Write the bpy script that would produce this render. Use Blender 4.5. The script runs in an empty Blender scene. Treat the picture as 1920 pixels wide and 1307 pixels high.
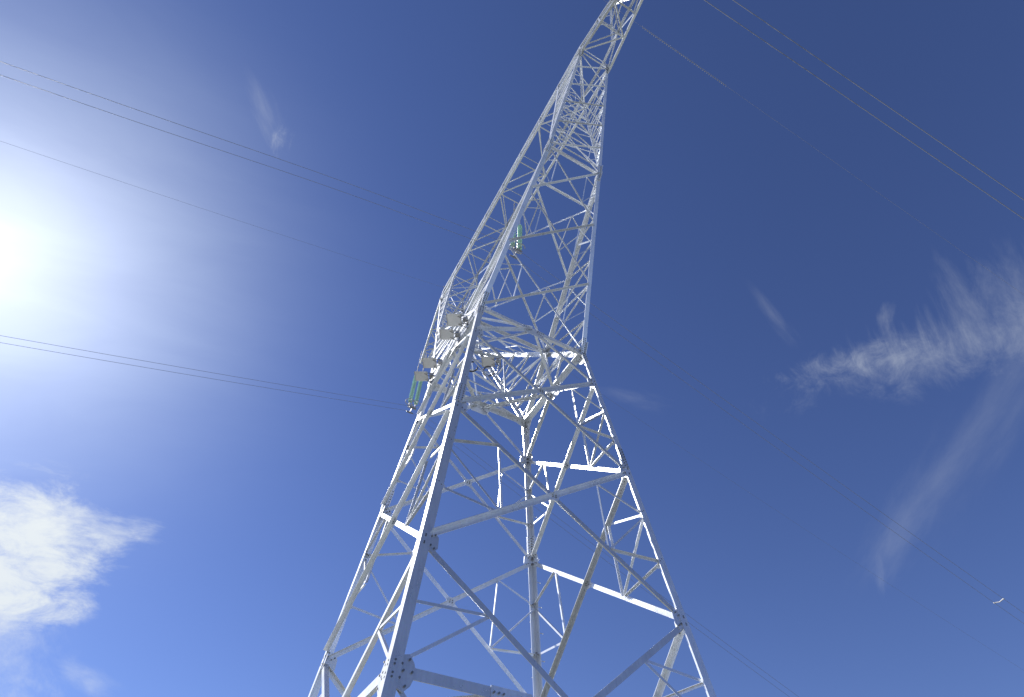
import bpy, bmesh, math, random
from mathutils import Vector, Matrix
random.seed(7)
S = bpy.context.scene
U = 3.0                    # metres per tower unit
ZG = -2.51                 # ground level in tower units
def V(p): return Vector((p[0]*U, p[1]*U, (p[2]-ZG)*U))

# ---------------------------------------------------------------- camera
cam = bpy.data.objects.new('camera', bpy.data.cameras.new('camera'))
S.collection.objects.link(cam); S.camera = cam
cam.data.sensor_width = 36.0
cam.data.lens = 1036.41/1920*36.0
cam.data.clip_start = 0.05; cam.data.clip_end = 20000
CP = (-1.8918, -3.8023, -1.8529)
rv = Vector((0.6591, -0.1500, 0.4911)); th = rv.length
R = Matrix.Rotation(th, 3, rv/th)          # rows: right, down, forward
rows = [R[0], -R[1], -R[2]]
M = Matrix((rows[0], rows[1], rows[2])).transposed().to_4x4()
M.translation = V(CP)
cam.matrix_world = M

# ---------------------------------------------------------------- light
SUN = Vector((-0.4530, 0.6435, 0.6170)).normalized()
sun_el = math.asin(SUN.z)
sun = bpy.data.objects.new('sun', bpy.data.lights.new('sun', 'SUN'))
S.collection.objects.link(sun)
sun.data.energy = 5.0; sun.data.angle = math.radians(0.55); sun.data.color = (1.0, 0.965, 0.90)
sun.rotation_euler = SUN.to_track_quat('Z', 'Y').to_euler()
sun.location = (0, 0, 60)
S.view_settings.view_transform = 'Standard'
S.view_settings.look = 'None'
S.view_settings.gamma = 1.0
S.view_settings.exposure = 0.8

W = bpy.data.worlds.new('World'); S.world = W; W.use_nodes = True
nt = W.node_tree; nt.nodes.clear()
def nd(t, **k):
    n = nt.nodes.new(t)
    for a, b in k.items(): setattr(n, a, b)
    return n
def lk(a, b): nt.links.new(a, b)
def mth(op, a, b=None, c=None, clamp=False):
    n = nd('ShaderNodeMath', operation=op); n.use_clamp = clamp
    for i, q in enumerate((a, b, c)):
        if q is None: continue
        if isinstance(q, (int, float)): n.inputs[i].default_value = q
        else: lk(q, n.inputs[i])
    return n.outputs[0]
def dotc(vec, c):
    n = nd('ShaderNodeVectorMath', operation='DOT_PRODUCT'); lk(vec, n.inputs[0]); n.inputs[1].default_value = tuple(c); return n.outputs['Value']
sky = nd('ShaderNodeTexSky', sky_type='NISHITA')
sky.sun_disc = False; sky.sun_elevation = sun_el
sky.sun_rotation = math.atan2(SUN.x, SUN.y)
sky.altitude = 900; sky.air_density = 1.05; sky.dust_density = 0.2; sky.ozone_density = 2.6
tc = nd('ShaderNodeTexCoord')
nrm = nd('ShaderNodeVectorMath', operation='NORMALIZE'); lk(tc.outputs['Generated'], nrm.inputs[0])
D = nrm.outputs[0]
# angle from the sun: two hand-set glow falloffs, painted into the sky colour
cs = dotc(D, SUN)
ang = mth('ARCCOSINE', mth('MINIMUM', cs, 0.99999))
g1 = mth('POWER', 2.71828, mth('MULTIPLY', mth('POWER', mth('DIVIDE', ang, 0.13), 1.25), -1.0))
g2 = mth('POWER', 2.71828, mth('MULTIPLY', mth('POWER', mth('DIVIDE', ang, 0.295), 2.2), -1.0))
def noise(scale, detail, rough, vec, dist=0.0):
    n = nd('ShaderNodeTexNoise'); n.noise_dimensions = '3D'
    n.inputs['Scale'].default_value = scale; n.inputs['Detail'].default_value = detail
    n.inputs['Roughness'].default_value = rough; n.inputs['Distortion'].default_value = dist
    lk(vec, n.inputs['Vector']); return n.outputs['Fac']
def frame(axis, c):
    c = Vector(c).normalized(); u = Vector(axis); u = (u-c*u.dot(c)).normalized(); v = c.cross(u)
    return c, u, v
def vecs(pix_c, pix_t):
    f = 1036.41
    def ray(p): 
        q = Vector(((p[0]-960)/f, (p[1]-653.5)/f, 1.0)); return (R.transposed() @ q).normalized()
    c = ray(pix_c); t = ray(pix_t)-c
    return frame(t, c)
def streak(c, u, v, su, sv, scale, detail=8, rough=0.6, dist=0.4):
    cb = nd('ShaderNodeCombineXYZ')
    lk(mth('MULTIPLY', dotc(D, u), su), cb.inputs[0]); lk(mth('MULTIPLY', dotc(D, v), sv), cb.inputs[1]); lk(dotc(D, c), cb.inputs[2])
    return noise(scale, detail, rough, cb.outputs[0], dist)
def ell(c, u, v, a, b, p=1.0):
    x = mth('DIVIDE', dotc(D, u), a); y = mth('DIVIDE', dotc(D, v), b)
    r2 = mth('ADD', mth('MULTIPLY', x, x), mth('MULTIPLY', y, y))
    front = mth('GREATER_THAN', dotc(D, c), 0.3)
    return mth('MULTIPLY', mth('POWER', 2.71828, mth('MULTIPLY', mth('POWER', r2, p), -1.0)), front)
def sstep(x, lo, hi):
    n = nd('ShaderNodeMapRange'); n.interpolation_type = 'SMOOTHSTEP'
    lk(x, n.inputs['Value']); n.inputs['From Min'].default_value = lo; n.inputs['From Max'].default_value = hi
    return n.outputs['Result']
clouds = []
def cloud(pc, pt, a, b, su, sv, scale, lo, hi, amt, bias=1.0, p=1.0, rough=0.64, dist=0.2):
    c, u, v = vecs(pc, pt)
    m = ell(c, u, v, a, b, p)
    n = streak(c, u, v, su, sv, scale, rough=rough, dist=dist)
    d = mth('ADD', mth('MULTIPLY', n, 1.0), mth('MULTIPLY', mth('SUBTRACT', m, 1.0), bias))
    clouds.append(mth('MULTIPLY', mth('MULTIPLY', sstep(d, lo, hi), sstep(m, 0.04, 0.35)), amt))
# bright cloud bank at lower left, its tail and wisps
cloud((-30, 1035), (170, 1075), 0.138, 0.102, 1.0, 2.0, 14.0, 0.12, 0.58, 0.92, bias=0.47, p=1.9, dist=.35, rough=.68)
cloud((120, 985), (230, 1010), 0.085, 0.050, 1.0, 2.4, 15.0, 0.22, 0.80, 0.70, bias=0.55, p=1.2, dist=.3, rough=.68)
cloud((215, 992), (280, 1002), 0.062, 0.022, 0.8, 2.6, 17.0, 0.14, 0.72, 0.60, bias=0.55, dist=.25)
cloud((5, 1195), (45, 1290), 0.095, 0.045, 0.9, 1.5, 13.0, 0.12, 0.78, 0.60, bias=0.45, rough=.68)
cloud((150, 1265), (185, 1285), 0.045, 0.015, 0.8, 2.0, 20.0, 0.12, 0.85, 0.34, bias=0.45)
# small wisp upper left
cloud((523, 262), (512, 295), 0.034, 0.020, 1.0, 1.8, 34.0, 0.26, 0.90, 0.36, bias=0.45, rough=.7, dist=.5)
cloud((500, 212), (522, 262), 0.055, 0.018, 0.6, 2.6, 14.0, 0.16, 0.95, 0.18, bias=0.4)
# cirrus at right: a long band with hair-like streaks rising from it
cloud((1810, 650), (1980, 600), 0.23, 0.046, 1.3, 1.1, 13.0, 0.20, 0.96, 0.32, bias=0.42, rough=.72, dist=.45)
cloud((1600, 680), (1650, 668), 0.115, 0.030, 1.2, 1.2, 20.0, 0.20, 0.90, 0.34, bias=0.46, rough=.72, dist=.5)
cloud((1720, 640), (1690, 560), 0.055, 0.110, 0.5, 3.4, 13.0, 0.28, 0.98, 0.26, bias=0.45, rough=.66)
cloud((1800, 585), (1752, 500), 0.085, 0.040, 0.6, 2.2, 11.0, 0.24, 0.98, 0.24, bias=0.45, rough=.7, dist=.4)
cloud((1870, 570), (1830, 480), 0.085, 0.050, 0.6, 2.2, 10.0, 0.26, 0.98, 0.22, bias=0.45, rough=.7, dist=.4)
cloud((1925, 570), (1900, 470), 0.095, 0.045, 0.6, 2.2, 9.0, 0.26, 0.98, 0.20, bias=0.45, rough=.7, dist=.4)
cloud((1658, 592), (1650, 620), 0.026, 0.014, 0.9, 1.6, 24.0, 0.20, 0.95, 0.22, bias=0.45)
cloud((1455, 595), (1500, 650), 0.065, 0.012, 0.5, 2.4, 14.0, 0.18, 0.98, 0.14, bias=0.4)
cloud((1800, 860), (1900, 720), 0.21, 0.032, 0.4, 1.8, 9.0, 0.16, 0.98, 0.12, bias=0.35)
cloud((1700, 970), (1660, 1050), 0.11, 0.035, 0.5, 1.8, 10.0, 0.18, 0.98, 0.13, bias=0.35)
cloud((1648, 1085), (1650, 1120), 0.028, 0.010, 0.6, 1.8, 22.0, 0.18, 0.95, 0.14, bias=0.4)
cloud((1190, 745), (1260, 760), 0.07, 0.016, 0.6, 2.2, 14.0, 0.18, 0.98, 0.10, bias=0.4)
acc = clouds[0]
for q in clouds[1:]: acc = mth('SUBTRACT', mth('ADD', acc, q), mth('MULTIPLY', acc, q))
# wide glow painted round the sun, mottled with noise
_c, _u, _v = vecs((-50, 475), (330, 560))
sun_glow = mth('MULTIPLY', g2, mth('MULTIPLY_ADD', streak(_c, _u, _v, .8, 2.6, 5.0, 5, .55, .5), 0.7, 0.65))
def col(c):
    n = nd('ShaderNodeRGB'); n.outputs[0].default_value = (*c, 1); return n.outputs[0]
def vmul(cv, f):
    n = nd('ShaderNodeVectorMath', operation='SCALE'); lk(cv, n.inputs[0])
    if isinstance(f, (int, float)): n.inputs['Scale'].default_value = f
    else: lk(f, n.inputs['Scale'])
    return n.outputs[0]
def vadd(a, b):
    n = nd('ShaderNodeVectorMath', operation='ADD'); lk(a, n.inputs[0]); lk(b, n.inputs[1]); return n.outputs[0]
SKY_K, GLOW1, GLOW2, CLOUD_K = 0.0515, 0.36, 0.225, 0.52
tint = nd('ShaderNodeVectorMath', operation='MULTIPLY'); lk(sky.outputs[0], tint.inputs[0]); tint.inputs[1].default_value = (0.85, 0.90, 1.31)
base = vmul(tint.outputs[0], SKY_K)
base = vadd(base, vmul(col((0.80, 0.90, 0.80)), mth('MULTIPLY', sun_glow, GLOW2)))
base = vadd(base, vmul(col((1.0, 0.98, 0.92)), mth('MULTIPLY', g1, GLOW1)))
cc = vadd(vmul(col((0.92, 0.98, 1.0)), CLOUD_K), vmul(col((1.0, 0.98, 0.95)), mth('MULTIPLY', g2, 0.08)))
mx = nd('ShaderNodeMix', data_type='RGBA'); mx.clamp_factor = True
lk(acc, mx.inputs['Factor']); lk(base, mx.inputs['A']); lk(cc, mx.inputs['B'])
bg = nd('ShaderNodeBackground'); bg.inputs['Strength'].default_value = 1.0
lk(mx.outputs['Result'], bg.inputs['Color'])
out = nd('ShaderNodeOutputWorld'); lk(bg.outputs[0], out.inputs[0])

# ---------------------------------------------------------------- materials
def mat(name, build):
    m = bpy.data.materials.new(name); m.use_nodes = True
    n = m.node_tree; b = n.nodes['Principled BSDF']; build(n, b); return m
def steel_mat(name, base, rough, metal, var=0.10):
    def f(n, b):
        t = n.nodes.new('ShaderNodeTexCoord')
        a = n.nodes.new('ShaderNodeTexNoise'); a.inputs['Scale'].default_value = 1.3; a.inputs['Detail'].default_value = 6; a.inputs['Roughness'].default_value = .65
        s = n.nodes.new('ShaderNodeTexVoronoi'); s.inputs['Scale'].default_value = 45
        n.links.new(t.outputs['Object'], a.inputs['Vector']); n.links.new(t.outputs['Object'], s.inputs['Vector'])
        r = n.nodes.new('ShaderNodeValToRGB'); r.color_ramp.elements[0].position = .3; r.color_ramp.elements[1].position = .72
        r.color_ramp.elements[0].color = (*[c*(1-var*1.6) for c in base], 1); r.color_ramp.elements[1].color = (*[min(1, c*(1+var)) for c in base], 1)
        n.links.new(a.outputs['Fac'], r.inputs[0])
        mxn = n.nodes.new('ShaderNodeMix'); mxn.data_type = 'RGBA'; mxn.blend_type = 'MULTIPLY'; mxn.inputs['Factor'].default_value = .05
        n.links.new(r.outputs[0], mxn.inputs['A']); n.links.new(s.outputs['Color'], mxn.inputs['B']); n.links.new(mxn.outputs['Result'], b.inputs['Base Color'])
        oi = n.nodes.new('ShaderNodeObjectInfo'); om = n.nodes.new('ShaderNodeMapRange'); om.inputs['To Min'].default_value = .76; om.inputs['To Max'].default_value = 1.10
        n.links.new(oi.outputs['Random'], om.inputs['Value'])
        mp = n.nodes.new('ShaderNodeMapping'); mp.inputs['Scale'].default_value = (9, 9, .8); n.links.new(t.outputs['Object'], mp.inputs['Vector'])
        sn = n.nodes.new('ShaderNodeTexNoise'); sn.inputs['Scale'].default_value = 1.6; sn.inputs['Detail'].default_value = 7; sn.inputs['Roughness'].default_value = .7; n.links.new(mp.outputs[0], sn.inputs['Vector'])
        sm = n.nodes.new('ShaderNodeMapRange'); sm.inputs['From Min'].default_value = .35; sm.inputs['From Max'].default_value = .65; sm.inputs['To Min'].default_value = .90; sm.inputs['To Max'].default_value = 1.03
        n.links.new(sn.outputs['Fac'], sm.inputs['Value'])
        mm = n.nodes.new('ShaderNodeMath'); mm.operation = 'MULTIPLY'; n.links.new(om.outputs[0], mm.inputs[0]); n.links.new(sm.outputs[0], mm.inputs[1])
        vs_ = n.nodes.new('ShaderNodeVectorMath'); vs_.operation = 'SCALE'; n.links.new(mxn.outputs['Result'], vs_.inputs[0]); n.links.new(mm.outputs[0], vs_.inputs['Scale'])
        n.links.new(vs_.outputs[0], b.inputs['Base Color'])
        mr = n.nodes.new('ShaderNodeMapRange'); mr.inputs['To Min'].default_value = rough-.07; mr.inputs['To Max'].default_value = rough+.09
        n.links.new(a.outputs['Fac'], mr.inputs['Value']); n.links.new(mr.outputs[0], b.inputs['Roughness'])
        bp = n.nodes.new('ShaderNodeBump'); bp.inputs['Strength'].default_value = .08; bp.inputs['Distance'].default_value = .004
        n.links.new(a.outputs['Fac'], bp.inputs['Height']); n.links.new(bp.outputs[0], b.inputs['Normal'])
        b.inputs['Metallic'].default_value = metal
    return mat(name, f)
M_STEEL = steel_mat('galvanised_steel', (.84, .87, .92), .28, .50, .06)
M_STEEL2 = steel_mat('weathered_galvanised_steel', (.60, .60, .57), .38, .40, .13)
M_BOLT = steel_mat('bolt_steel', (.30, .30, .30), .45, .6)
M_PLATE = steel_mat('dull_plate_steel', (.50, .50, .50), .50, .30)
M_RING = steel_mat('dark_ring', (.10, .10, .11), .5, .4)
def _glass(n, b):
    b.inputs['Roughness'].default_value = .15
    b.inputs['Transmission Weight'].default_value = .35; b.inputs['IOR'].default_value = 1.5
    a = n.nodes.new('ShaderNodeTexNoise'); a.inputs['Scale'].default_value = 3
    r = n.nodes.new('ShaderNodeValToRGB'); r.color_ramp.elements[0].color = (.46, .72, .64, 1); r.color_ramp.elements[1].color = (.60, .84, .77, 1)
    n.links.new(a.outputs['Fac'], r.inputs[0]); n.links.new(r.outputs[0], b.inputs['Base Color'])
M_GLASS = mat('green_glass', _glass)
def _cable(n, b):
    b.inputs['Base Color'].default_value = (.24, .25, .28, 1); b.inputs['Metallic'].default_value = .3; b.inputs['Roughness'].default_value = .55
M_CABLE = mat('aluminium_strand', _cable)
def _ground(n, b):
    t = n.nodes.new('ShaderNodeTexCoord'); a = n.nodes.new('ShaderNodeTexNoise'); a.inputs['Scale'].default_value = .25; a.inputs['Detail'].default_value = 10
    n.links.new(t.outputs['Object'], a.inputs['Vector'])
    r = n.nodes.new('ShaderNodeValToRGB'); e = r.color_ramp.elements
    e[0].position = .38; e[0].color = (.085, .10, .075, 1); e[1].position = .62; e[1].color = (.23, .235, .22, 1)
    n.links.new(a.outputs['Fac'], r.inputs[0]); n.links.new(r.outputs[0], b.inputs['Base Color']); b.inputs['Roughness'].default_value = .95
M_GROUND = mat('dry_grassy_soil', _ground)
def _conc(n, b):
    a = n.nodes.new('ShaderNodeTexNoise'); a.inputs['Scale'].default_value = 4; a.inputs['Detail'].default_value = 8
    r = n.nodes.new('ShaderNodeValToRGB'); r.color_ramp.elements[0].color = (.26, .25, .23, 1); r.color_ramp.elements[1].color = (.42, .41, .38, 1)
    n.links.new(a.outputs['Fac'], r.inputs[0]); n.links.new(r.outputs[0], b.inputs['Base Color']); b.inputs['Roughness'].default_value = .9
M_CONC = mat('concrete', _conc)

# ---------------------------------------------------------------- mesh helpers (metres, world space)
def link(name, bm, m, parent=None):
    me = bpy.data.meshes.new(name); bm.to_mesh(me); bm.free(); me.materials.append(m)
    o = bpy.data.objects.new(name, me); S.collection.objects.link(o)
    if parent is not None: o.parent = parent; o.matrix_parent_inverse = parent.matrix_world.inverted()
    return o
def thing(name, label, cat, loc, group=None):
    o = bpy.data.objects.new(name, None); S.collection.objects.link(o); o.location = loc
    o.empty_display_size = .3; o['label'] = label; o['category'] = cat
    if group: o['group'] = group
    bpy.context.view_layer.update() if False else None
    o.matrix_world = Matrix.Translation(loc)
    return o
def extrude(bm, prof, P, Q, a, b):
    n = len(prof)
    A = [bm.verts.new(P+a*x+b*y) for x, y in prof]; B = [bm.verts.new(Q+a*x+b*y) for x, y in prof]
    flip = (a.cross(b)).dot(Q-P) < 0
    for i in range(n):
        j = (i+1) % n; f = (A[i], A[j], B[j], B[i])
        bm.faces.new(f if not flip else f[::-1])
    bm.faces.new(A[::-1] if not flip else A); bm.faces.new(B if not flip else B[::-1])
def angle(bm, P, Q, w, t, N, off=0.0, trim=(0, 0), up=None, centre=True):
    """rolled L section from P to Q; one flange lies across N, the other stands along N."""
    ax = (Q-P).normalized(); N = (N-ax*N.dot(ax)).normalized(); T = N.cross(ax).normalized()
    upv = Vector((0, 0, 1)) if up is None else up
    if T.dot(upv) < 0: T = -T
    P = P+ax*trim[0]; Q = Q-ax*trim[1]
    if (Q-P).dot(ax) <= 0.02: return
    o = N*off + (T*(w/2) if centre else Vector((0, 0, 0)))
    a = -T; b = N
    extrude(bm, [(0, 0), (w, 0), (w, t), (t, t), (t, w), (0, w)], P+o, Q+o, a, b)
def legangle(bm, P, Q, w, t, da, db, inset=0.0):
    ax = (Q-P).normalized(); a = (da-ax*da.dot(ax)).normalized(); b = (db-ax*db.dot(ax)).normalized()
    o = (a+b)*inset
    extrude(bm, [(0, 0), (w, 0), (w, t), (t, t), (t, w), (0, w)], P+o, Q+o, a, b)
def cyl(bm, P, Q, r, n=6, r2=None):
    ax = (Q-P).normalized(); a = ax.orthogonal().normalized(); b = ax.cross(a); r2 = r if r2 is None else r2
    A = [bm.verts.new(P+(a*math.cos(2*math.pi*i/n)+b*math.sin(2*math.pi*i/n))*r) for i in range(n)]
    B = [bm.verts.new(Q+(a*math.cos(2*math.pi*i/n)+b*math.sin(2*math.pi*i/n))*r2) for i in range(n)]
    for i in range(n):
        j = (i+1) % n; bm.faces.new((A[i], A[j], B[j], B[i]))
    bm.faces.new(A[::-1]); bm.faces.new(B)
def bolt(bm, c, N, reach=.075, r=.017, h=.018):
    """hex head outside at c, nut and shank end on the far side along N."""
    cyl(bm, c-N*h, c, r, 6); cyl(bm, c+N*(reach-.022), c+N*reach, r, 6); cyl(bm, c+N*reach, c+N*(reach+.028), r*.5, 6)
def hull2(pts):
    pts = sorted(set((round(x, 5), round(y, 5)) for x, y in pts))
    def half(ps):
        h = []
        for p in ps:
            while len(h) > 1 and (h[-1][0]-h[-2][0])*(p[1]-h[-2][1])-(h[-1][1]-h[-2][1])*(p[0]-h[-2][0]) <= 0: h.pop()
            h.append(p)
        return h[:-1]
    return half(pts)+half(pts[::-1])
def gusset(bm, bb, node, dirs, N, off, L=.36, hw=.085, t=.012, nb=2, first=.16, reach=.07):
    """plate across N at a node, its outline the hull of the strips under the members; bolts go to bb."""
    N = N.normalized(); X = dirs[0]-N*dirs[0].dot(N); X.normalize(); Y = N.cross(X)
    pts = []
    L0 = L
    for d in dirs:
        L = L0*(.5 if d.length < .35 else 1.0)
        d = (d-N*d.dot(N)).normalized(); s = N.cross(d)
        for q in (d*L+s*hw, d*L-s*hw, s*hw*.8, -s*hw*.8): pts.append((q.dot(X), q.dot(Y)))
        f0 = first if L0 < .28 or L != L0 else max(first, .15)
        for k in range(nb):
            c = node+d*(f0+k*(L-f0-.045)/max(1, nb-1))+N*(off-.012)
            bolt(bb, c, N, reach)
    h = hull2(pts)
    c0 = node+N*off
    A = [bm.verts.new(c0+X*x+Y*y) for x, y in h]; B = [bm.verts.new(c0+X*x+Y*y+N*t) for x, y in h]
    n = len(h)
    for i in range(n):
        j = (i+1) % n; bm.faces.new((A[i], A[j], B[j], B[i]))
    bm.faces.new(A[::-1]); bm.faces.new(B)

# ---------------------------------------------------------------- ground
bm = bmesh.new(); n = 60; ext = 900.0; vs = {}
for i in range(n+1):
    for j in range(n+1):
        x = (i/n*2-1); y = (j/n*2-1); x = math.copysign(abs(x)**2.2, x)*ext; y = math.copysign(abs(y)**2.2, y)*ext
        r = math.hypot(x, y); z = -0.0 if r < 16 else -0.5*((r-16)/60)**1.2*(.8+.4*math.sin(x*.03)*math.cos(y*.025))
        vs[i, j] = bm.verts.new((x, y, max(z, -14)))
for i in range(n):
    for j in range(n): bm.faces.new((vs[i, j], vs[i+1, j], vs[i+1, j+1], vs[i, j+1]))
g = link('ground', bm, M_GROUND); g['kind'] = 'structure'

# ---------------------------------------------------------------- tower geometry
H = 9.7373; ZQ, ZP, ZO, ZN, ZR = 0.0, 1.3367, 2.561, 3.1036, -0.753
W6, Y6, Z6 = .4247, 1.8403, 5.6546
W7, Y7, Z7 = .2711, 2.7147, 7.985
SG = [(-1, -1), (1, -1), (1, 1), (-1, 1)]            # corners A B C D
def leg(c, z):
    w = 1-z/H; return V((SG[c][0]*w, SG[c][1]*w, z))
tower = thing('transmission_tower', 'tall galvanised steel lattice power pylon with splayed legs, seen from below against the blue sky', 'pylon', V((0, 0, ZG)))
cats = {}
def add(cat, bm, P, Q, w, m=None):
    cats.setdefault(cat, []).append((bm, P, Q, w, m or M_STEEL))
def mem(cat, P, Q, w, N, off=.036, t=None, trim=(.14, .14), m=None, up=None):
    bm = bmesh.new(); angle(bm, P, Q, w, t or max(.006, w*.085), N, off, trim, up); add(cat, bm, P, Q, w, m)
OPP = {}
pl_bm, bo_bm = {}, {}
def plate(node, dirs, N, off=.022, **k):
    a = bmesh.new(); b = bmesh.new(); gusset(a, b, node, dirs, N, off, **k)
    for f in b.verts: pass
    cats.setdefault('gusset_plate', []).append((a, node, node, .5, M_STEEL, b))

# legs of the body
WL = .19
for c in range(4):
    bm = bmesh.new(); x, y = SG[c]
    for z0, z1, w in ((ZG-.02, ZP+.12, WL), (ZP+.12, ZN, WL*.92)):
        legangle(bm, leg(c, z0), leg(c, z1), w, .022, Vector((-x, 0, 0)), Vector((0, -y, 0)))
    add('main_leg', bm, leg(c, ZR), leg(c, ZN), 9)
    # splice covers with rows of bolts on both flanges
    for zc, half, rows_ in ((ZP+.155, .12, 8), (ZN-.10, .07, 4)):
        bs = bmesh.new(); bb = bmesh.new()
        P, Q = leg(c, zc-half), leg(c, zc+half); ax = (Q-P).normalized()
        for da, dn in ((Vector((-x, 0, 0)), Vector((0, -y, 0))), (Vector((0, -y, 0)), Vector((-x, 0, 0)))):
            a = (da-ax*da.dot(ax)).normalized(); nn = (dn-ax*dn.dot(ax)).normalized()
            A0 = P+a*.012-nn*.014; extrude(bs, [(0, 0), (.185, 0), (.185, .012), (0, .012)], A0, A0+(Q-P), a, nn)
            A1 = P+a*.03+nn*.023; extrude(bs, [(0, 0), (.16, 0), (.16, .012), (0, .012)], A1, A1+(Q-P), a, nn)
            for k in range(rows_):
                for s in (.055, .145):
                    bolt(bb, P+ax*((k+.5)/rows_*(Q-P).length+(.02 if s > .1 else 0))+a*s-nn*.014, nn, .062)
        cats.setdefault('leg_splice', []).append((bs, P, Q, .6, M_STEEL, bb))
    # stub down to the footing
    bm = bmesh.new(); f = leg(c, ZG)
    b0 = f+Vector((0, 0, -.6)); 
    extrude(bm, [(-.6, -.6), (.6, -.6), (.6, .6), (-.6, .6)], b0, f+Vector((0, 0, .02)), Vector((1, 0, 0)), Vector((0, 1, 0)))
    extrude(bm, [(-.3, -.3), (.3, -.3), (.3, .3), (-.3, .3)], f+Vector((0, 0, .02)), f+Vector((0, 0, .30)), Vector((1, 0, 0)), Vector((0, 1, 0)))
    ft = link('concrete_footing', bm, M_CONC); ft['label'] = 'square concrete footing under a corner leg of the pylon'; ft['category'] = 'footing'; ft['group'] = 'footings under the pylon legs'

WD, WH, WR = .112, .15, .054
def mix(a, b, t): return a+(b-a)*t
def redund(P0, Q0, X, zc0, zc1, c, N, k):
    """redundants in the triangle leg-crossing of one side; P0 upper node, Q0 lower node."""
    a1, a2 = leg(c, zc0), leg(c, zc1)
    d1 = mix(P0, X, .47); d2 = mix(Q0, X, .56)
    o = .052+.0013*k
    for i, (p, q, w, oo, tr) in enumerate(((a1, d1, WR, 0, (.10, .04)), (a1, d2, WR*.9, .009, (.14, .07)), (a2, d2, WR, .002, (.10, .04)), (d1, d2, WR, .011, (.05, .05)))):
        out_ = (i == 0) == (k == 0)
        if out_: mem('redundant_brace', p, q, w, -N, -(o+oo), trim=tr)
        else: mem('redundant_brace', p, q, w, N, o+oo, trim=tr)
    for p, q in ((a1, d1), (a2, d2)):
        plate(mix(p, q, .08/(q-p).length), [q-p, (leg(c, zc0+.1)-leg(c, zc0-.1))*.4], N, .028, L=.15, hw=.045, nb=1, first=.06, reach=.06)
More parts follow.
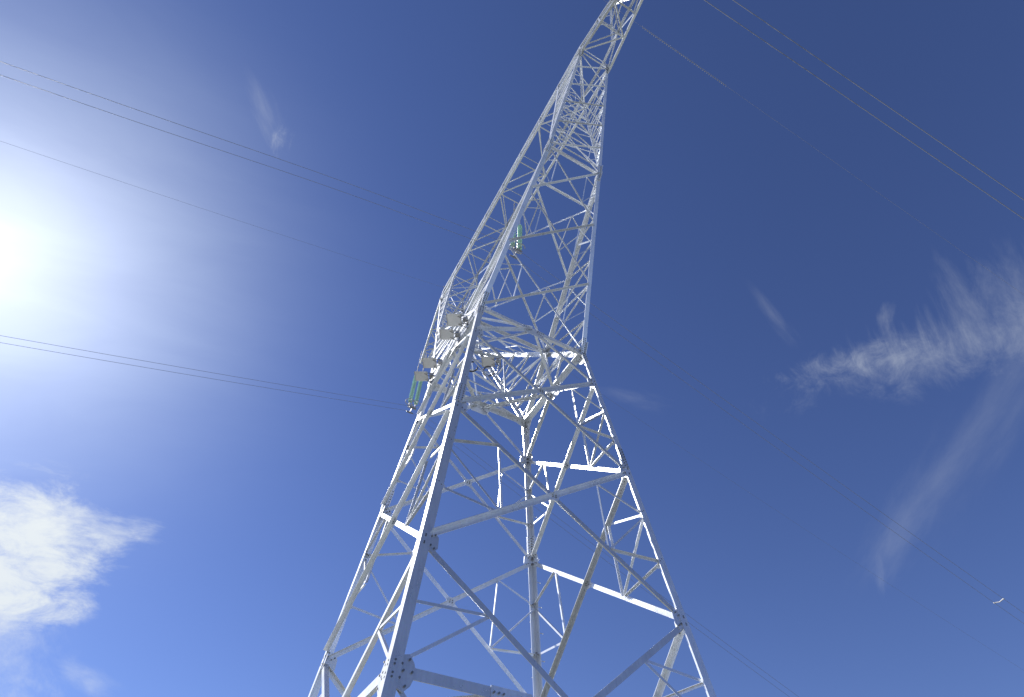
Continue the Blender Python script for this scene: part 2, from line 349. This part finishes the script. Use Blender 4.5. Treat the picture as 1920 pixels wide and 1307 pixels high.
for f in range(4):
    c, e = f, (f+1) % 4
    N = (leg(e, ZP)-leg(c, ZP)).cross(leg(c, ZN)-leg(c, ZQ)).normalized()
    ctr = V((0, 0, 1)); 
    if N.dot(leg(c, 1)-ctr) > 0: N = -N            # N points inward
    def Xp(z0, z1):
        A, B, C_, D_ = leg(c, z1), leg(e, z0), leg(c, z0), leg(e, z1)
        w1 = (A-D_).length; w0 = (C_-B).length
        return mix(A, B, w1/(w1+w0))
    for z0, z1, za, zb in ((ZQ, ZP, .887, .455), (ZP, ZO, 2.14, 1.74)):
        X = Xp(z0, z1)
        w = WD if z0 == ZQ else WD*.92
        mem('diagonal_brace', leg(c, z1), leg(e, z0), w, N, .036, trim=(.18, .18))
        mem('diagonal_brace', leg(c, z0), leg(e, z1), w, -N, -.021+.001, trim=(.26, .26), m=M_STEEL)
        plate(X, [leg(c, z1)-X, leg(e, z1)-X, leg(c, z0)-X, leg(e, z0)-X], N, .0215, L=.13, hw=.05, nb=1, first=.05, reach=.05)
        for k, (cc_, oo) in enumerate(((c, e), (e, c))):
            redund(leg(cc_, z1), leg(cc_, z0), X, za, zb, cc_, N, k)
    # waist panel
    mid = mix(leg(c, ZN), leg(e, ZN), .5)
    mem('waist_beam', leg(c, ZN), mid, .17, N, .036, trim=(.05, -.02)); mem('waist_beam', mid, leg(e, ZN), .17, N, .0363, trim=(.021, .05))
    mem('diagonal_brace', mid, leg(c, ZO), .10, -N, -.0375, trim=(.1, .16))
    mem('diagonal_brace', mid, leg(e, ZO), .10, N, .0375, trim=(.1, .16))
    bm_d = leg(c, ZN)-mid; bm_e = leg(e, ZN)-mid
    plate(mid, [bm_d, bm_e, leg(c, ZO)-mid, leg(e, ZO)-mid], N, .0235, L=.42, hw=.10, nb=4, first=.08, reach=.06)
    # base K panel
    mr = mix(leg(c, ZR), leg(e, ZR), .5)
    for s, o in ((c, e), (e, c)):
        e1 = mix(leg(s, ZQ), mr, .47)
        mem('diagonal_brace', leg(s, ZQ), mr, WD, N, .036, trim=(.18, .14))
        mem('base_beam', leg(s, ZR), mr, .165, N, .0365, trim=(.12, .01))
        a = leg(s, -.39)
        mem('redundant_brace', a, e1, WR, N, .0525, trim=(.10, .04)); mem('redundant_brace', leg(s, ZR), e1, WR*1.05, N, .054, trim=(.2, .04))
        fpt = mix(leg(s, ZR), leg(o, ZR), .34)
        low = leg(s, -1.75)
        mem('redundant_brace', mix(leg(s, ZR), leg(o, ZR), .5), low, .11, N, .0535, trim=(.14, .2))
        md = mix(mr, low, .5)
        mem('redundant_brace', leg(s, ZR), md, .075, N, .066, trim=(.2, .04)); mem('redundant_brace', leg(s, -1.25), md, WR, N, .068, trim=(.12, .04))
        plate(mix(leg(s, ZR), leg(o, ZR), .31), [leg(o, ZR)-leg(s, ZR), leg(s, ZR)-leg(o, ZR), Vector((0, 0, -1)), N.cross(leg(o, ZR)-leg(s, ZR)).cross(Vector((0, 0, 0))) if False else Vector((0, 0, -1))], N, .0225, L=.36, hw=.10, nb=3, first=.08, reach=.07)
    # plates at the leg nodes
    for s, o in ((c, e), (e, c)):
        upd = (leg(s, 2)-leg(s, 1)).normalized()
        inn = (leg(o, 1)-leg(s, 1)).normalized()
        for z, ds in ((ZR, (leg(o, ZR)-leg(s, ZR), mix(leg(s, ZQ), mr, .47)-leg(s, ZR), mix(mr, leg(s, -1.75), .5)-leg(s, ZR))),
                      (ZQ, (leg(o, ZP)-leg(s, ZQ), mr-leg(s, ZQ))),
                      (ZP, (leg(o, ZQ)-leg(s, ZP), leg(o, ZO)-leg(s, ZP))),
                      (ZO, (leg(o, ZP)-leg(s, ZO), mid-leg(s, ZO))),
                      (ZN, (leg(o, ZN)-leg(s, ZN),))):
            node = leg(s, z)+inn*.08
            L = {ZR: .33, ZQ: .28, ZP: .28, ZO: .28, ZN: .40}[z]
            plate(node, [*ds, upd*.3, -upd*.3], N, .0225+.0002*f, L=L, hw=.07, nb=2, first=.06, reach=.05)
# diaphragm at the waist: diamond between the mid points of the beams
mids = [mix(leg(i, ZN), leg((i+1) % 4, ZN), .5)+Vector((0, 0, -.06)) for i in range(4)]
for i in range(4): mem('diaphragm_brace', mids[i], mids[(i+1) % 4], .10, Vector((0, 0, -1)), .0, trim=(.18, .18))
# plan corner braces between base beams
for i in range(4):
    pr_, pn = (i-1) % 4, (i+1) % 4
    a = mix(leg(i, ZR), leg(pn, ZR), .31); b = mix(leg(i, ZR), leg(pr_, ZR), .31)
    mem('diaphragm_brace', a, b, .11, Vector((0, 0, -1)), -.05, trim=(.12, .12))
# step bolts up two legs
for c in (2,):
    x, y = SG[c]
    for k in range(40):
        z = ZR-1.0+k*.12; P = leg(c, z); bm = bmesh.new()
        d = Vector((-x, 0, 0)) if k % 2 else Vector((0, -y, 0)); o = Vector((0, -y, 0)) if k % 2 else Vector((-x, 0, 0))
        base = P+d*.11
        cyl(bm, base-o*.16, base+o*.03, .009, 6); cyl(bm, base-o*.164, base-o*.152, .015, 6)
        add('step_bolt', bm, P, P+Vector((0, 0, .15)), .03, M_STEEL2)

# --- upper arms (K frames), one on each side of the y axis
WN_ = 1-ZN/H
def O(sx, s, z):
    if z <= Z6: t = (z-ZN)/(Z6-ZN); p = mix(Vector((WN_, WN_, ZN)), Vector((W6, Y6, Z6)), t)
    else: t = (z-Z6)/(Z7-Z6); p = mix(Vector((W6, Y6, Z6)), Vector((W7, Y7, Z7)), t)
    return V((sx*p.x, s*p.y, p.z))
def I(sx, s, z):
    t = (z-ZN)/(Z6-ZN); p = mix(Vector((WN_, -WN_, ZN)), Vector((W6, Y6, Z6)), t)
    inset = -.02 if s > 0 else -.032
    return V((sx*(p.x+inset*min(1, 4*t*(1-t)+.15)), s*p.y, p.z))
YI = 2.02
def UI(sx, s, z):
    t = (z-Z6)/(Z7-Z6); p = mix(Vector((W6, Y6, Z6)), Vector((W7, YI, Z7)), t); return V((sx*p.x, s*p.y, p.z))
def xface(L0, L1, R0, R1, N, w, cat, wr=None, k=0, tr=.06, m=None):
    """X panel with optional small redundants; L lower/upper, R lower/upper."""
    mem(cat, L1, R0, w, N, .016, trim=(tr, tr), m=m); mem(cat, L0, R1, w, -N, -.004, trim=(tr*2, tr*2), m=m)
    if wr:
        t = (L1-R1).length/((L1-R1).length+(L0-R0).length); X = mix(L1, R0, t)
        for a, b in ((L1, L0), (R1, R0)):
            d1 = mix(a, X, .45); d2 = mix(b, X, .52)
            mem('arm_redundant', d1, d2, wr, N, .026, trim=(.02, .02), m=m); mem('arm_redundant', mix(a, b, .36), d1, wr, N, .027, trim=(.06, .02), m=m)
            mem('arm_redundant', mix(a, b, .36), d2, wr, N, .033, trim=(.06, .02), m=m)
for s in (-1, 1):
    for sx in (-1, 1):
        for cat, P, Q, w, dy in (('outer_chord', O(sx, s, ZN), O(sx, s, Z6), .165, -s), ('outer_chord', O(sx, s, Z6), O(sx, s, Z7), .14, -s),
                             ('inner_chord', I(sx, s, ZN), I(sx, s, Z6), .15, s), ('inner_chord', UI(sx, s, Z6), UI(sx, s, Z7), .11, s)):
            bm = bmesh.new(); legangle(bm, P, Q, w, .016, Vector((-sx, 0, 0)), Vector((0, dy, 0))); add(cat, bm, P, Q, w*3)
        # heavy plates and bolt rows where chords meet
        for node, axd, zc in ((O(sx, s, Z6), O(sx, s, Z6)-O(sx, s, ZN), Z6), (O(sx, s, ZN), O(sx, s, Z6)-O(sx, s, ZN), ZN), (O(sx, s, Z7), O(sx, s, Z7)-O(sx, s, Z6), Z7)):
            a = bmesh.new(); b = bmesh.new(); ax = axd.normalized()
            L = .42 if zc != Z7 else .30
            for da, dn in ((Vector((-sx, 0, 0)), Vector((0, -s, 0))), (Vector((0, -s, 0)), Vector((-sx, 0, 0)))):
                aa = (da-ax*da.dot(ax)).normalized(); nn = (dn-ax*dn.dot(ax)).normalized()
                P = node-ax*(L*(1 if zc != ZN else .1))+aa*.01-nn*.013
                hgt = L*(2 if zc != ZN else 1.5)
                extrude(a, [(0, 0), (.165, 0), (.165, .011), (0, .011)], P, P+ax*hgt, aa, nn)
                for k in range(9):
                    for q in (.05, .125): bolt(b, P+ax*((k+.5)/9*hgt)+aa*q, nn, .05, .018, .018)
            # side plate spreading along y
            aa = (Vector((0, -s, 0))-ax*(-s*ax.y)).normalized()
            gusset(a, b, node, [ax*.4, -ax*.4, aa*.4, (aa-ax*.8)], Vector((-sx, 0, 0)), .02, L=.42, hw=.10, t=.014, nb=4, first=.1, reach=.05)
            cats.setdefault('gusset_plate', []).append((a, node, node, .8, M_STEEL, b))
    Ny = Vector((0, -s, 0))
    # outer face lattice
    zs = [ZN, 3.98, 4.83, Z6]
    for a, b in zip(zs, zs[1:]): xface(O(-1, s, a), O(-1, s, b), O(1, s, a), O(1, s, b), Ny, .068, 'arm_brace', .036)
    mem('waist_beam', O(-1, s, Z6), O(1, s, Z6), .14, Ny, .02, trim=(.1, .1))
    zs = [Z6, 6.15, 6.62, 7.06, 7.53, Z7]
    for a, b in zip(zs, zs[1:]): xface(O(-1, s, a), O(-1, s, b), O(1, s, a), O(1, s, b), Ny, .050, 'arm_brace', .03 if a < 7.2 else None)
    # inner face lattice below the K point
    zj = [3.79, 4.52, 5.26]
    for a, b in zip(zj, zj[1:]): xface(I(-1, s, a), I(-1, s, b), I(1, s, a), I(1, s, b), -Ny, .065, 'arm_brace', .034)
    for z in (3.79, 5.26): mem('arm_brace', I(-1, s, z), I(1, s, z), .085, -Ny, .018, trim=(.06, .06))
    mem('arm_brace', I(-1, s, 3.79), mix(leg(0 if s < 0 else 3, ZN), leg(1 if s < 0 else 2, ZN), .5), .075, -Ny, .03, trim=(.06, .1))
    mem('arm_brace', I(1, s, 3.79), mix(leg(0 if s < 0 else 3, ZN), leg(1 if s < 0 else 2, ZN), .5), .075, -Ny, .034, trim=(.06, .1))
    # inner face above the K point
    zu = [Z6+.12, 6.3, 6.85, 7.4, Z7]
    for k, (a, b) in enumerate(zip(zu, zu[1:])):
        xface(UI(-1, s, a), UI(-1, s, b), UI(1, s, a), UI(1, s, b), -Ny, .042, 'arm_brace')
        mem('arm_brace', UI(-1, s, a), UI(1, s, a), .042, -Ny, .03, trim=(.04, .04))
    for sx in (-1, 1):
        Nx = Vector((-sx, 0, 0))
        jo = [(3.45, 3.3), (3.79, 3.52), (4.12, 3.98), (4.50, 4.32), (4.87, 4.60), (5.26, 4.95), (5.42, 5.25)]
        for k, (zi, zo) in enumerate(jo):
            mem('arm_brace', I(sx, s, zi), O(sx, s, zo), .048, Nx, .022, trim=(.08, .08))
            if k+1 < len(jo): mem('arm_brace', I(sx, s, zi), O(sx, s, jo[k+1][1]), .046, Nx, .03, trim=(.08, .08))
        zz = [6.0, 6.38, 6.76, 7.14, 7.55]
        for k, z in enumerate(zz):
            if k: mem('arm_brace', O(sx, s, z), UI(sx, s, zz[k-1]+.19), .034, Nx, .034, trim=(.05, .05))
            mem('arm_brace', UI(sx, s, z), O(sx, s, z), .040, Nx, .02, trim=(.05, .05))
            z2 = zz[k+1] if k+1 < len(zz) else Z7
            mem('arm_brace', UI(sx, s, z), O(sx, s, z2), .040, Nx, .027, trim=(.05, .05))
# crossing point ties
for sx in (-1, 1):
    P = I(sx, 1, ZN+(Z6-ZN)*WN_/(WN_+Y6))
    mem('arm_brace', P, mids[1] if sx > 0 else mids[3], .08, Vector((-sx, 0, 0)), .03, trim=(.06, .1))
    plate(P, [Vector((0, 1, .7)), Vector((0, -1, .7)), Vector((0, 1, -.7)), Vector((0, -1, -.7))], Vector((-sx, 0, 0)), .03, L=.26, hw=.08, nb=2, first=.1, reach=.05)
    for s in (-1, 1):
        mem('arm_brace', I(sx, s, 3.45), mids[1] if sx > 0 else mids[3], .06, Vector((-sx, 0, 0)), .04, trim=(.08, .12))
        mem('arm_brace', I(sx, s, 3.45), O(sx, -s, 3.52), .055, Vector((-sx, 0, 0)), .046, trim=(.08, .08))

# --- bridge beam and crossarms
def wb(y):
    y = abs(y); return W7 if y <= Y7 else W7+(.085-W7)*(y-Y7)/(4.55-Y7)
def xo(y): return 0.0 if abs(y) <= Y7 else (.067 if y > 0 else .02)*(y-math.copysign(Y7, y))
def BB(sx, y): return V((sx*wb(y)+xo(y), y, Z7))
ZT = 8.42
def BT(sx, y):
    ay = abs(y); z = ZT if ay <= 3.42 else ZT+(Z7+.10-ZT)*(ay-3.42)/(4.55-3.42)
    return V((sx*wb(y)*.92+xo(y), y, z))
ys = [-4.55, -4.185, -3.9, -3.55, -3.2, -2.7147, -2.02, -1.4, -.7, 0, .7, 1.4, 2.02, 2.7147, 3.2, 3.55, 3.9, 4.185, 4.55]
Zd = Vector((0, 0, 1))
for sx in (-1, 1):
    for rng_ in ((-4.55, -Y7), (-Y7, Y7), (Y7, 4.55)):
        bm = bmesh.new(); legangle(bm, BB(sx, rng_[0]), BB(sx, rng_[1]), .11, .010, Vector((1, 0, 0)), Zd); add('bridge_chord', bm, BB(sx, rng_[0]), BB(sx, rng_[1]), .4)
    for rng_ in ((-4.55, -3.42), (-3.42, -Y7), (-Y7, Y7), (Y7, 3.42), (3.42, 4.55)):
        bm = bmesh.new(); legangle(bm, BT(sx, rng_[0]), BT(sx, rng_[1]), .11, .01, Vector((-sx, 0, 0)), -Zd); add('bridge_chord', bm, BT(sx, rng_[0]), BT(sx, rng_[1]), .35)
for k, y in enumerate(ys):
    mem('bridge_brace', BB(-1, y), BB(1, y), .06, Zd, .012, trim=(.02, .02)); mem('bridge_brace', BT(-1, y), BT(1, y), .045, -Zd, .012, trim=(.02, .02))
    for sx in (-1, 1): mem('bridge_brace', BB(sx, y), BT(sx, y), .075, Vector((-sx, 0, 0)), .012, trim=(.04, .04))
    if k+1 < len(ys):
        y2 = ys[k+1]
        mem('bridge_brace', BB(-1 if k % 2 else 1, y), BB(1 if k % 2 else -1, y2), .065, Zd, .02, trim=(.04, .04))
        mem('bridge_brace', BT(-1 if k % 2 else 1, y), BT(1 if k % 2 else -1, y2), .05, -Zd, .02, trim=(.04, .04))
        for sx in (-1, 1): mem('bridge_brace', (BB if k % 2 else BT)(sx, y), (BT if k % 2 else BB)(sx, y2), .045, Vector((-sx, 0, 0)), .02, trim=(.04, .04))
# ground wire peaks
PK = {-1: (0, -3.42, 9.22), 1: (0, 3.55, 9.9)}
for s in (-1, 1):
    tip = V(PK[s])
    for sx in (-1, 1):
        for y in (3.0, 3.75):
            P = BT(sx, s*y); Q = tip+Vector((sx*.05, s*(y-3.4)*.15, 0))
            bm = bmesh.new(); legangle(bm, P, Q, .09, .008, Vector((-sx, 0, 0)), Vector((0, (3.4-y)*s, 0))); add('peak_chord', bm, P, Q, .2)
        for t0, t1 in ((.25, .5), (.5, .75)):
            mem('bridge_brace', mix(BT(sx, s*3.0), tip, t0), mix(BT(sx, s*3.75), tip, t1), .045, Vector((-sx, 0, 0)), .01, trim=(.02, .02))
            mem('bridge_brace', mix(BT(-1, s*(3.0 if sx < 0 else 3.75)), tip, t0), mix(BT(1, s*(3.0 if sx < 0 else 3.75)), tip, t1), .045, Vector((0, -s, 0)), .01, trim=(.02, .02))

# ------------- write the tower parts: the 100 that show largest stay parts, the rest one mesh
cp = V(CP)
def addbolts(it):
    me = bpy.data.meshes.new('tmp'); it[5].to_mesh(me); n0 = len(it[0].faces); it[0].from_mesh(me); bpy.data.meshes.remove(me); it[5].free()
    it[0].faces.ensure_lookup_table()
    for f in it[0].faces[n0:]: f.material_index = 1
for cat, items in cats.items():
    def score(it): return ((it[2]-it[1]).length+.3)*it[3]/(((it[1]+it[2])/2-cp).length**2)
    items.sort(key=score, reverse=True)
    LIM = 96
    for it in items[:LIM]:
        if len(it) > 5: addbolts(it)
        o = link(cat, it[0], it[4], tower)
        if len(it) > 5: o.data.materials.append(M_BOLT)
    rest = items[LIM:]
    if rest:
        big = bmesh.new()
        for it in rest:
            if len(it) > 5: addbolts(it)
            me = bpy.data.meshes.new('tmp'); it[0].to_mesh(me); big.from_mesh(me); bpy.data.meshes.remove(me); it[0].free()
        o = link(cat, big, rest[0][4], tower); o.data.materials.append(M_BOLT); o['kind'] = 'stuff'

# ---------------------------------------------------------------- insulators
def lathe(bm, P, ax, prof, n=12):
    a = ax.orthogonal().normalized(); b = ax.cross(a); rings = []
    for r, h in prof:
        rings.append([bm.verts.new(P+ax*h+(a*math.cos(2*math.pi*i/n)+b*math.sin(2*math.pi*i/n))*r) for i in range(n)])
    for A, B in zip(rings, rings[1:]):
        for i in range(n):
            j = (i+1) % n; bm.faces.new((A[i], A[j], B[j], B[i]))
    bm.faces.new(rings[0][::-1]); bm.faces.new(rings[-1])
def torus(bm, c, u, v, R_, r, a0=0, a1=2*math.pi, n=28, m=8):
    w = u.cross(v).normalized(); rings = []
    for i in range(n+1):
        t = a0+(a1-a0)*i/n; d = u*math.cos(t)+v*math.sin(t)
        rings.append([bm.verts.new(c+d*(R_+r*math.cos(2*math.pi*k/m))+w*(r*math.sin(2*math.pi*k/m))) for k in range(m)])
    for A, B in zip(rings, rings[1:]):
        for k in range(m):
            l = (k+1) % m; bm.faces.new((A[k], A[l], B[l], B[k]))
    bm.faces.new(rings[0][::-1]); bm.faces.new(rings[-1])
def string(root, top, bot, nd_=21, pitch=.155):
    ax = (top-bot).normalized(); Lc = (top-bot).length; g = bmesh.new(); cbm = bmesh.new()
    s0 = .32
    for k in range(nd_):
        P = bot+ax*(s0+k*pitch)
        lathe(g, P, ax, [(.05, .02), (.128, .0), (.132, .012), (.10, .040), (.05, .060)], 14)
        lathe(cbm, P, ax, [(.018, -.05), (.018, -.002)], 6); lathe(cbm, P, ax, [(.05, .063), (.045, .10), (.02, .104)], 8)
    o = link('glass_insulator_string', g, M_GLASS, root); link('cap_and_pin', cbm, M_PLATE, o)
    b2 = bmesh.new(); cyl(b2, bot, bot+ax*s0, .016, 6); cyl(b2, bot+ax*(s0+nd_*pitch-.06), top, .018, 6)
    for t in (.3, .6, .85):
        q = mix(bot+ax*(s0+nd_*pitch), top, t); cyl(b2, q-ax*.06, q+ax*.06, .04, 6)
    link('link_rod', b2, M_PLATE, root)
def hang(label, yb, zb, xb):
    bot = V((xb, yb, zb)); r = thing('insulator_assembly', label, 'insulator', bot)
    for dx in (-.19, .19):
        string(r, V((xb, yb, Z7-.01))+Vector((dx, 0, 0)), bot+Vector((dx, 0, .10)), 16, .158)
    ym = bmesh.new()
    extrude(ym, [(-.28, -.10), (.28, -.10), (.24, .12), (-.24, .12)], bot+Vector((0, -.01, 0)), bot+Vector((0, .01, 0)), Vector((1, 0, 0)), Vector((0, 0, 1)))
    extrude(ym, [(-.26, -.07), (.26, -.07), (.20, .03), (-.20, .03)], bot+Vector((-.01, 0, -.12)), bot+Vector((.01, 0, -.12)), Vector((0, 1, 0)), Vector((0, 0, 1)))
    link('yoke_plate', ym, M_PLATE, r)
    for s in (-1, 1):
        cm = bmesh.new(); c0 = bot+Vector((0, s*.225, -.24))
        cyl(cm, c0+Vector((-.22, 0, 0)), c0, .03, 8, .05); cyl(cm, c0, c0+Vector((.22, 0, 0)), .05, 8, .03)
        cyl(cm, c0, bot+Vector((0, s*.21, -.15)), .018, 6)
        link('suspension_clamp', cm, M_BOLT, r)
    for dx in (-.19, .19):
        rg = bmesh.new(); torus(rg, bot+Vector((dx, 0, .40)), Vector((1, 0, 0)), Vector((0, 1, 0)), .27, .022, .5, 5.8)
        cyl(rg, bot+Vector((dx, -.26, .40)), bot+Vector((dx, .26, .40)), .012, 6)
        link('corona_ring', rg, M_PLATE, r)
hang('green glass insulator string, lowest in view, hanging from the far crossarm left of the legs', 4.17, 6.17, 0)
hang('green glass insulator string hanging in the middle window of the pylon', 0, 6.12, .10)
hang('insulator string on the near crossarm overhead, holding the cable pair at upper right', -4.185, 6.08, 0)
# flat panels on brackets outside the left face of the waist, one more inside
def panel(name, label, cx, cy, cz, la, lb, tilt, group=None):
    c = V((cx, cy, cz)); r = thing(name, label, 'panel', c, group)
    a = Vector((.86, -.50, -.02)).normalized(); b = Vector((.14, .97, tilt)).normalized(); b = (b-a*b.dot(a)).normalized(); n_ = a.cross(b)
    bm = bmesh.new(); A = c-a*la/2-b*lb/2
    extrude(bm, [(0, 0), (la, 0), (la, .02), (0, .02)], A, A+b*lb, a, n_); link('sheet', bm, M_SHEET, r)
    bm = bmesh.new()
    for q in (0, la-.022): extrude(bm, [(q, -.02), (q+.022, -.02), (q+.022, -.002), (q, -.002)], A-b*.004, A+b*(lb+.004), a, n_)
    link('rim', bm, M_PLATE, r)
    bm = bmesh.new()
    for q in (.2, .8):
        P = A+b*lb*q+n_*.03; Q = P+a*(la+.22); cyl(bm, P, Q, .016, 6); cyl(bm, P+a*la*.7, Q+Vector((0, 0, -.28)), .012, 6)
    Q0 = A+b*lb*.2+a*(la+.22)+n_*.03; Q1 = A+b*lb*.8+a*(la+.22)+n_*.03; cyl(bm, Q0, Q1+Vector((0, 0, -.28)), .012, 6); cyl(bm, Q0+Vector((0, 0, -.28)), Q1+Vector((0, 0, -.28)), .012, 6)
    link('bracket', bm, M_BOLT, r)
    bm = bmesh.new(); B0 = A+a*(la+.05)+b*lb*.4+n_*.03; extrude(bm, [(0, 0), (.13, 0), (.13, .09), (0, .09)], B0, B0+b*.16, a, n_); link('junction_box', bm, M_PLATE, r)
    bm = bmesh.new(); prev = B0+b*.08
    for k in range(1, 7):
        q = B0+b*.08+a*(.045*k)+Vector((0, 0, -.16*math.sin(k/6*math.pi)-.03*k)); cyl(bm, prev, q, .008, 6); prev = q
    link('lead_wire', bm, M_RING, r)
M_SHEET = steel_mat('pale_sheet', (.84, .84, .86), .5, .0, .06)
gp = 'flat panels on brackets beside the waist of the pylon'
panel('equipment_panel', 'flat pale panel on a bracket, topmost of four left of the pylon waist', -.81, -.29, 3.2, .50, .54, .05, gp)
panel('equipment_panel', 'flat pale panel, second from the top of four left of the pylon waist', -.80, -.065, 3.2, .48, .44, .0, gp)
panel('equipment_panel', 'flat pale panel, third from the top of four left of the pylon waist', -.80, .425, 3.2, .50, .50, .05, gp)
panel('equipment_panel', 'flat pale panel right above the green insulator, lowest of four at the waist', -.80, .67, 3.2, .48, .46, .0, gp)
panel('equipment_panel', 'flat grey panel inside the waist of the pylon above a dark ring', -.20, .06, 3.2, .46, .50, .1)
# dark open rings on brackets inside the arm
for (px, py, pz), rr in (((-.155, .125, 3.12), .20), ((-.36, .16, 3.12), .20)):
    bm = bmesh.new(); c = V((px, py, pz)); torus(bm, c, Vector((1, 0, 0)), Vector((0, .95, -.2)), rr, .03, -.2, 4.6, 22)
    cyl(bm, c+Vector((rr, 0, 0)), c+Vector((rr+.05, .05, .25)), .015, 6)
    o = link('coiled_cable_loop', bm, M_RING)
    o['label'] = 'dark open ring of coiled cable below the flat plate' if px > -.3 else 'dark coiled cable ring tucked against the near leg'; o['category'] = 'cable loop'

# ---------------------------------------------------------------- conductors
def cable(name, label, cat, fn, r, xs, group=None):
    bm = bmesh.new(); prev = None; n_ = 6
    for x in xs:
        p = V(fn(x)); ring = [bm.verts.new(p+Vector((0, math.cos(2*math.pi*k/n_)*r, math.sin(2*math.pi*k/n_)*r))) for k in range(n_)]
        if prev:
            for k in range(n_):
                l = (k+1) % n_; bm.faces.new((prev[k], prev[l], ring[l], ring[k]))
        prev = ring
    for fc in bm.faces: fc.smooth = True
    o = link(name, bm, M_CABLE); o['label'] = label; o['category'] = cat
    if group: o['group'] = group
    return o
xs = [-72+k*2 for k in range(30)]+[-12+k*.5 for k in range(49)]+[14+k*2 for k in range(30)]
def sag(s0, ax): return -s0*ax*(1-ax/160.0)
def bundle(y0, z0, sl, sr, dy, gap, names, q=0.0):
    for s, nm in zip((-1, 1), names):
        def fn(x, s=s):
            ax = abs(x); z = z0+(sag(sl, ax) if x < 0 else sag(sr, ax))
            if x < 0: z += q*.8*math.exp(-((ax-2.6)/2.2)**2)
            return (x, y0+s*gap/2+(dy[0] if x < 0 else dy[1])*x, z)
        cable('conductor_cable', nm, 'power line', fn, .012 if y0 < -1 else .0085, xs, 'power line cables')
    return fn
bundle(4.17, 6.13, .285, .435, (0, 0), .15, ('thin cable running out of the lowest insulator, nearer of its pair', 'thin cable running out of the lowest insulator, farther of its pair'))
fn2 = bundle(0, 6.06, .275, .405, (0, 0), .15, ('cable from the middle insulator, lower of its pair at the photo right', 'cable from the middle insulator, upper of its pair at the photo right'), .15)
bundle(-4.185, 6.05, .30, .30, (-.0, -.016), .155, ('cable of the pair across the upper right corner, upper one', 'cable of the pair across the upper right corner, lower one'))
def gwn(x): return (x, -3.42, 9.2+sag(.26, abs(x)))
def gwf(x): return (x, 3.55+.033*x, 9.85+sag(.275, abs(x)))
cable('ground_wire', 'thin overhead ground wire with a bright spiral, right of the tower top', 'ground wire', gwn, .0048, xs)
cable('ground_wire', 'single thin ground wire from the far peak, crossing the sun glare', 'ground wire', gwf, .0065, xs)
# spiral damper wound on the near ground wire
bm = bmesh.new(); prev = None
for k in range(900):
    x = .62+k/900*1.72; p = V(gwn(x)); a = x*U*2*math.pi/.13
    c = p+Vector((0, math.cos(a)*.045, math.sin(a)*.045)); ring = [bm.verts.new(c+Vector((math.cos(2*math.pi*j/4)*.012, math.sin(a)*math.sin(2*math.pi*j/4)*-.012, math.cos(a)*math.sin(2*math.pi*j/4)*.012))) for j in range(4)]
    if prev:
        for j in range(4): l = (j+1) % 4; bm.faces.new((prev[j], prev[l], ring[l], ring[j]))
    prev = ring
o = link('spiral_damper', bm, M_PLATE); o['label'] = 'white spiral vibration damper wound on the ground wire beside the tower top'; o['category'] = 'damper'
# spacer between the wires of the middle bundle
def spacer(fnc, x, label):
    a = V(fnc(x)); b = a.copy(); b.y -= .15*U
    bm = bmesh.new(); c = mix(a, b, .5)+Vector((0, 0, -.05))
    cyl(bm, a+Vector((0, -.03, 0)), c, .022, 8); cyl(bm, c, b+Vector((0, .03, 0)), .022, 8)
    for q in (a, b): cyl(bm, q+Vector((-.05, 0, 0)), q+Vector((.05, 0, 0)), .028, 8)
    o = link('bundle_spacer', bm, M_PLATE); o['label'] = label; o['category'] = 'spacer'
spacer(fn2, 8.87, 'small bright spacer bridging two parallel cables near the lower right corner')
for s in (-1, 1):
    tip = V(PK[s]); bm = bmesh.new()
    cyl(bm, tip, tip+Vector((0, 0, -.12)), .02, 6); cyl(bm, tip+Vector((-.16, 0, -.06)), tip+Vector((.16, 0, -.06)), .035, 8)
    cyl(bm, tip+Vector((.0, 0, -.02)), tip+Vector((.1, s*.2, .15)), .012, 6)
    link('ground_wire_clamp', bm, M_RING, tower)
